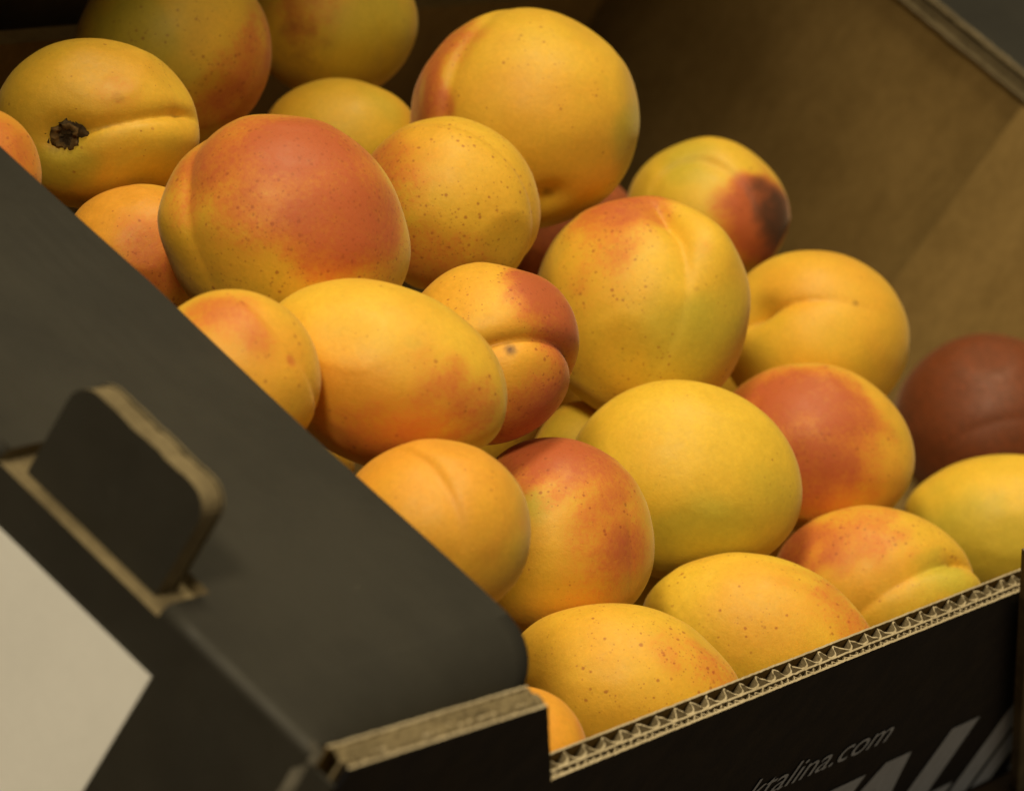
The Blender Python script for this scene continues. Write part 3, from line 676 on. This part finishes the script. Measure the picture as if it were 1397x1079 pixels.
 {'id': 23, 'c': [0.0617, 0.0313, 0.0695], 'r': [0.0283, 0.0198, 0.0175], 'ax': [[0.411, -0.866, 0.285], [0.305, 0.425, 0.852], [-0.859, -0.263, 0.438]], 'sut': ([[-0.807, -0.368, 0.461], [-0.563, 0.394, 0.727], [-0.388, 0.844, 0.371]], (0.0, 0.012, 0.0), 0.1, 0.0), 'pat': [('B', [0.653, 0.608, 0.452], 0.5, 0.72, 0.5), ('G', [-0.812, -0.181, 0.555], 0.3, 0.48, 0.4), ('O', [0.242, 0.345, 0.907], 0.7, 0.84, 0.8), ('B', [0.907, 0.333, 0.257], 0.3, 0.43, 0.4)], 'bump': [([-0.978, -0.013, 0.208], 0.02, 0.4), ([0.92, 0.386, 0.071], 0.03, 0.4)], 'base': (0.15, 0.6), 'label': 'pale yellow apricot blushed orange on the right, second along the cut front edge'},
 {'id': 24, 'c': [0.12, 0.0305, 0.0737], 'r': [0.0263, 0.0202, 0.0194], 'ax': [[0.425, -0.806, 0.412], [0.23, 0.537, 0.812], [-0.875, -0.25, 0.414]], 'sut': ([[0.804, 0.421, 0.419], [0.316, 0.105, 0.943], [-0.196, -0.536, 0.821]], (0.22, 0.09, 0.05), 0.11, 0.05), 'pat': [('B', [-0.8, 0.345, 0.491], 0.42, 0.58, 0.85), ('B', [-0.26, 0.726, 0.636], 0.5, 0.72, 0.5), ('O', [-0.348, 0.191, 0.918], 0.7, 0.48, 0.6), ('G', [0.743, 0.183, 0.644], 0.38, 0.48, 0.85), ('G', [0.282, -0.26, 0.923], 0.3, 0.48, 0.5)], 'bump': [([0.848, 0.221, 0.482], 0.05, 0.3), ([-0.141, 0.965, 0.22], 0.02, 0.5), ([-0.976, 0.207, 0.071], 0.02, 0.3)], 'base': (0.45, 0.9), 'label': 'orange freckled apricot with a greenish second lobe, farthest right along the cut front edge'},
 {'id': 25, 'c': [-0.0641, 0.0215, 0.0732], 'r': [0.0147, 0.015, 0.0149], 'ax': [[0.529, -0.698, 0.482], [0.204, 0.656, 0.726], [-0.824, -0.286, 0.49]], 'pat': [('O', [0.522, 0.532, 0.667], 1.2, 0.6, 0.9), ('B', [0.902, 0.319, 0.29], 0.3, 0.43, 0.4)], 'base': (0.7, 0.1), 'label': 'peach coloured apricot mostly hidden behind the raised black front corner'},
 {'id': 26, 'c': [0.0951, 0.1062, 0.0581], 'r': [0.0153, 0.0153, 0.0153], 'ax': [[0.515, -0.704, 0.49], [0.142, 0.633, 0.761], [-0.846, -0.322, 0.426]], 'pat': [('G', [-0.312, 0.438, 0.843], 0.6, 0.6, 0.5)], 'base': (0.3, 0.1), 'label': 'yellow apricot showing only as a sliver between the folded one and the pale round one'},
 {'id': 27, 'c': [0.1827, 0.181, 0.0607], 'r': [0.022, 0.0209, 0.0215], 'ax': [[0.519, -0.703, 0.487], [0.097, 0.614, 0.783], [-0.849, -0.36, 0.387]], 'pat': [('K', [-0.095, 0.4, 0.912], 1.5, 0.6, 0.42), ('B', [-0.095, 0.4, 0.912], 1.5, 0.72, 1.0), ('O', [-0.095, 0.4, 0.912], 1.2, 0.6, 1)], 'base': (0.7, 0.2), 'label': 'apricot with painted-in shade deep in the gap under the largest yellow one'},  # brown and red over the whole face paint the shade of the gap
 {'id': 28, 'c': [0.0907, 0.0726, 0.0433], 'r': [0.0199, 0.019, 0.0194], 'ax': [[0.503, -0.708, 0.496], [0.169, 0.644, 0.746], [-0.848, -0.291, 0.444]], 'pat': [('G', [0.095, 0.2, 0.975], 0.9, 0.6, 0.7)], 'base': (0.3, 0.3), 'label': 'dim yellow green apricot deep in the gap below the round pale yellow one'},
]
LOWER = [
 (0.1424, 0.0684, 0.0355, 0.0215, 'lower apricot glimpsed between the round pale yellow one and the greenish-lobed one'),
 (0.0102, 0.1462, 0.0435, 0.0205, 'lower apricot peeping out where the long oval one meets the black ledge'),
 (0.0994, 0.1443, 0.0427, 0.0199, 'dim lower apricot in the gap below the small folded one with the dark spot'),
 (0.1450, 0.1402, 0.0388, 0.0208, 'lower apricot glimpsed between the small folded one and the big two-lobed one'),
 (0.2265, 0.1419, 0.0433, 0.0204, 'lower apricot glimpsed between the big two-lobed one and the golden one with the horizontal fold'),
]

N = 46
def cube_sphere(n):
    idx, verts, faces = {}, [], []
    t = np.tan(np.linspace(-np.pi / 4, np.pi / 4, n + 1))
    def vid(p):
        key = (round(p[0], 6), round(p[1], 6), round(p[2], 6))
        if key not in idx:
            idx[key] = len(verts); verts.append(p)
        return idx[key]
    for ax in range(3):
        for sg in (-1, 1):
            g = [[None] * (n + 1) for _ in range(n + 1)]
            for i in range(n + 1):
                for j in range(n + 1):
                    p = [0, 0, 0]
                    p[ax] = sg; p[(ax + 1) % 3] = t[i]; p[(ax + 2) % 3] = t[j]
                    g[i][j] = vid(p)
            for i in range(n):
                for j in range(n):
                    q = (g[i][j], g[i + 1][j], g[i + 1][j + 1], g[i][j + 1])
                    faces.append(q if sg > 0 else q[::-1])
    v = np.array(verts, float)
    v /= np.linalg.norm(v, axis=1)[:, None]
    return v, faces
SPH, SPH_F = cube_sphere(N)

def unit(v):
    v = np.asarray(v, float)
    return v / np.linalg.norm(v)
def sstep(x): 
    x = np.clip(x, 0, 1)
    return x * x * (3 - 2 * x)
def lump(n_, seed, scale, octs=6):
    rg = np.random.default_rng(seed)
    o = np.zeros(len(n_))
    for _ in range(octs):
        k_ = rg.normal(size=3) * scale
        o += np.sin(n_ @ k_ + rg.uniform(0, 6.28))
    return o / octs ** 0.5

def fruit_shape(n_, d):
    """relative radius in every direction of n_"""
    R_ = np.ones(len(n_))
    sd = d['id']
    R_ += 0.018 * lump(n_, sd, 1.8) + 0.009 * lump(n_, sd + 50, 3.6) + 0.0018 * lump(n_, sd + 90, 9.0)
    # flats where the fruit has been pressed against its neighbours
    rg = np.random.default_rng(sd + 700)
    for _ in range(0 if sd == 3 else 5):
        fd = unit(rg.normal(size=3))
        flat = rg.uniform(0.965, 0.99) / np.maximum(n_ @ fd, 0.3)
        hh = np.clip(0.5 + 0.5 * (flat - R_) / 0.07, 0, 1)
        R_ = flat * (1 - hh) + R_ * hh - 0.07 * hh * (1 - hh) * 0.5
    for c_, a, w in d.get('bump', []):
        ang = np.arccos(np.clip(n_ @ unit(c_), -1, 1))
        R_ += a * np.exp(-(ang / w) ** 2)
    crease = np.zeros(len(n_))
    if 'sut' in d:
        (ps, pm, pe), (g0, g1, g2), w, asym = d['sut']
        ps, pm, pe = unit(ps), unit(pm), unit(pe)
        Nn = unit(np.cross(ps, pe))
        e1 = ps; e2 = np.cross(Nn, ps)
        phe = math.atan2(pe @ e2, pe @ e1)
        ph = np.arctan2(n_ @ e2, n_ @ e1)
        tau = ph / phe
        mid_off = math.asin(float(np.clip(pm @ Nn, -1, 1)))
        tm = min(0.8, max(0.2, math.atan2(pm @ e2, pm @ e1) / phe))
        curve = mid_off * np.clip(tau * (1 - tau) / (tm * (1 - tm)), -1.5, 1.6)
        ds = np.arcsin(np.clip(n_ @ Nn, -1, 1)) - curve
        g = np.where(tau < tm, g0 + (g1 - g0) * np.clip(tau, 0, 1) / tm, g1 + (g2 - g1) * (np.clip(tau, 0, 1) - tm) / (1 - tm))
        ends = sstep(1 - (np.clip(-tau, 0, 9) * abs(phe)) / 0.55) * sstep(1 - (np.clip(tau - 1, 0, 9) * abs(phe)) / 0.5)
        prof = 0.55 * np.exp(-np.abs(ds) / (w * 0.55)) + 0.45 * np.exp(-(ds / (w * 1.9)) ** 2)
        R_ -= g * ends * prof
        R_ += asym * (g / max(g0, g1, g2)) * np.tanh(ds / (w * 0.5)) * np.exp(-(ds / 0.9) ** 2) * ends
        crease = ends * np.exp(-(ds / (w * 0.4)) ** 2) * np.clip(g * 14, 0, 1)
    if 'stem' in d:
        c_, a, w = d['stem']
        ang = np.arccos(np.clip(n_ @ unit(c_), -1, 1))
        R_ -= a * (0.6 * np.exp(-(ang / w) ** 2) + 0.4 * np.exp(-(ang / (w * 2.4)) ** 2))
    return R_, crease

def fruit_paint(n_, d, crease):
    sd = d['id']
    ch = {'B': np.zeros(len(n_)), 'G': np.zeros(len(n_)), 'O': np.zeros(len(n_)), 'K': np.zeros(len(n_))}
    wob = 0.11 * lump(n_, sd + 200, 3.0) + 0.06 * lump(n_, sd + 300, 8.0)
    for c_, q, rad, soft, st in d['pat']:
        ang = np.arccos(np.clip(n_ @ unit(q), -1, 1)) + wob * min(1.2, 0.25 + rad * 1.6)
        f = st * sstep(1 - (ang - rad + soft * 0.5) / (soft + 1e-6))
        ch[c_] = 1 - (1 - ch[c_]) * (1 - f)
    base, fr = d['base']
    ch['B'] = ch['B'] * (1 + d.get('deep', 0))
    ch['O'] = np.clip(base * 0.75 - 0.08 + 0.55 * ch['O'] + 0.12 * crease, -0.3, 1.25)
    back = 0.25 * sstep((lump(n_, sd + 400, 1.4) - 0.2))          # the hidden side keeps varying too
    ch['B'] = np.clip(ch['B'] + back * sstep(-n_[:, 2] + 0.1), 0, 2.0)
    fk = np.clip(fr * (0.35 + 0.9 * np.minimum(ch['B'], 0.7)) + 0.10 * lump(n_, sd + 500, 2.5), 0, 1)
    return ch, fk

for d in FRUITS:
    n_ = SPH
    R_, crease = fruit_shape(n_, d)
    ch, fk = fruit_paint(n_, d, crease)
    ax = np.array(d['ax']).T
    co = (n_ * R_[:, None] * np.array(d['r'])) @ ax.T
    me = bpy.data.meshes.new("apricot")
    me.from_pydata(co.tolist(), [], SPH_F)
    me.polygons.foreach_set("use_smooth", [True] * len(me.polygons))
    a = me.color_attributes.new("skin", 'FLOAT_COLOR', 'POINT')
    a.data.foreach_set("color", np.stack([ch['B'], ch['G'], ch['O'], ch['K']], 1).astype(np.float32).ravel())
    f_ = me.attributes.new("freckle", 'FLOAT', 'POINT')
    f_.data.foreach_set("value", fk.astype(np.float32))
    me.update()
    o = link("apricot", me, None, [M_FRUIT])
    o.location = d['c']
    tag(o, d['label'], "apricot", "apricots heaped in the tray")
    if d['id'] == 1:
        # dry stem scar: a dark crumbly cup with a paler raised ring
        s = unit(d['stem'][0])
        i0 = int(np.argmax(n_ @ s))
        p0 = Vector(co[i0])
        nr = Vector((ax @ (s / np.array(d['r']))).tolist()).normalized()
        p0 = p0 + nr * 0.0005
        qt = nr.to_track_quat('Z', 'Y').to_matrix()
        V, Fc, MI = [], [], []
        rings, seg = 9, 28
        rad = [0.0005, 0.0012, 0.0019, 0.0026, 0.0031, 0.0038, 0.0046, 0.0054, 0.0058]
        hei = [0.0010, 0.0009, 0.0012, 0.0019, 0.0018, 0.0008, 0.0010, 0.0009, -0.0010]
        for i in range(rings):
            for j in range(seg):
                an = 2 * math.pi * j / seg
                k_ = 1 + 0.45 * mnoise.noise((math.cos(an) * 2.2 + i * .3, math.sin(an) * 2.2, i * 0.6))
                hh = hei[i] + 0.0013 * mnoise.noise((math.cos(an) * 4, math.sin(an) * 4, i * 1.7))
                V.append(p0 + qt @ Vector((rad[i] * k_ * math.cos(an), rad[i] * k_ * math.sin(an), hh)))
        for i in range(rings - 1):
            for j in range(seg):
                Fc.append((i * seg + j, i * seg + (j + 1) % seg, (i + 1) * seg + (j + 1) % seg, (i + 1) * seg + j))
                MI.append(1 if i in (2, 3) else 0)
        Fc.append(tuple(range(seg))[::-1]); MI.append(0)
        sm = mesh_from("stem_scar", V, Fc, [M_SCAR, M_SCAR_RIM], MI, True)
        fix_normals(sm)
        link("stem_scar", sm, o)

# the layer below, glimpsed through the gaps
SPH2, SPH2_F = cube_sphere(20)
LOW_MESH = []
for v_ in range(3):
    d = {'id': 60 + v_, 'c': (0, 0, 0), 'r': (1.03, 0.97, 1.0), 'pat': [('B', (0.5, 0.6, 0.6), 0.6, 0.6, 0.7), ('G', (-0.6, 0.3, 0.6), 0.5, 0.5, 0.5)], 'base': (0.45, 0.4)}
    R_, crease = fruit_shape(SPH2, d)
    ch, fk = fruit_paint(SPH2, d, crease)
    me = bpy.data.meshes.new("apricot_below")
    me.from_pydata((SPH2 * R_[:, None] * np.array(d['r']) * 0.0205).tolist(), [], SPH2_F)
    me.polygons.foreach_set("use_smooth", [True] * len(me.polygons))
    a = me.color_attributes.new("skin", 'FLOAT_COLOR', 'POINT')
    a.data.foreach_set("color", np.stack([ch['B'], ch['G'], ch['O'], ch['K']], 1).astype(np.float32).ravel())
    f_ = me.attributes.new("freckle", 'FLOAT', 'POINT')
    f_.data.foreach_set("value", fk.astype(np.float32))
    me.materials.append(M_FRUIT)
    me.update()
    LOW_MESH.append(me)
for i, (x, y, z, r_, low_label) in enumerate(LOWER):
    o = link("apricot", LOW_MESH[i % 3])
    o.location = (x, y, z)
    o.scale = (r_ / 0.0205,) * 3
    o.rotation_euler = (random.uniform(0, 6.28), random.uniform(0, 6.28), random.uniform(0, 6.28))
    tag(o, low_label, "apricot", "apricots in the layer below")
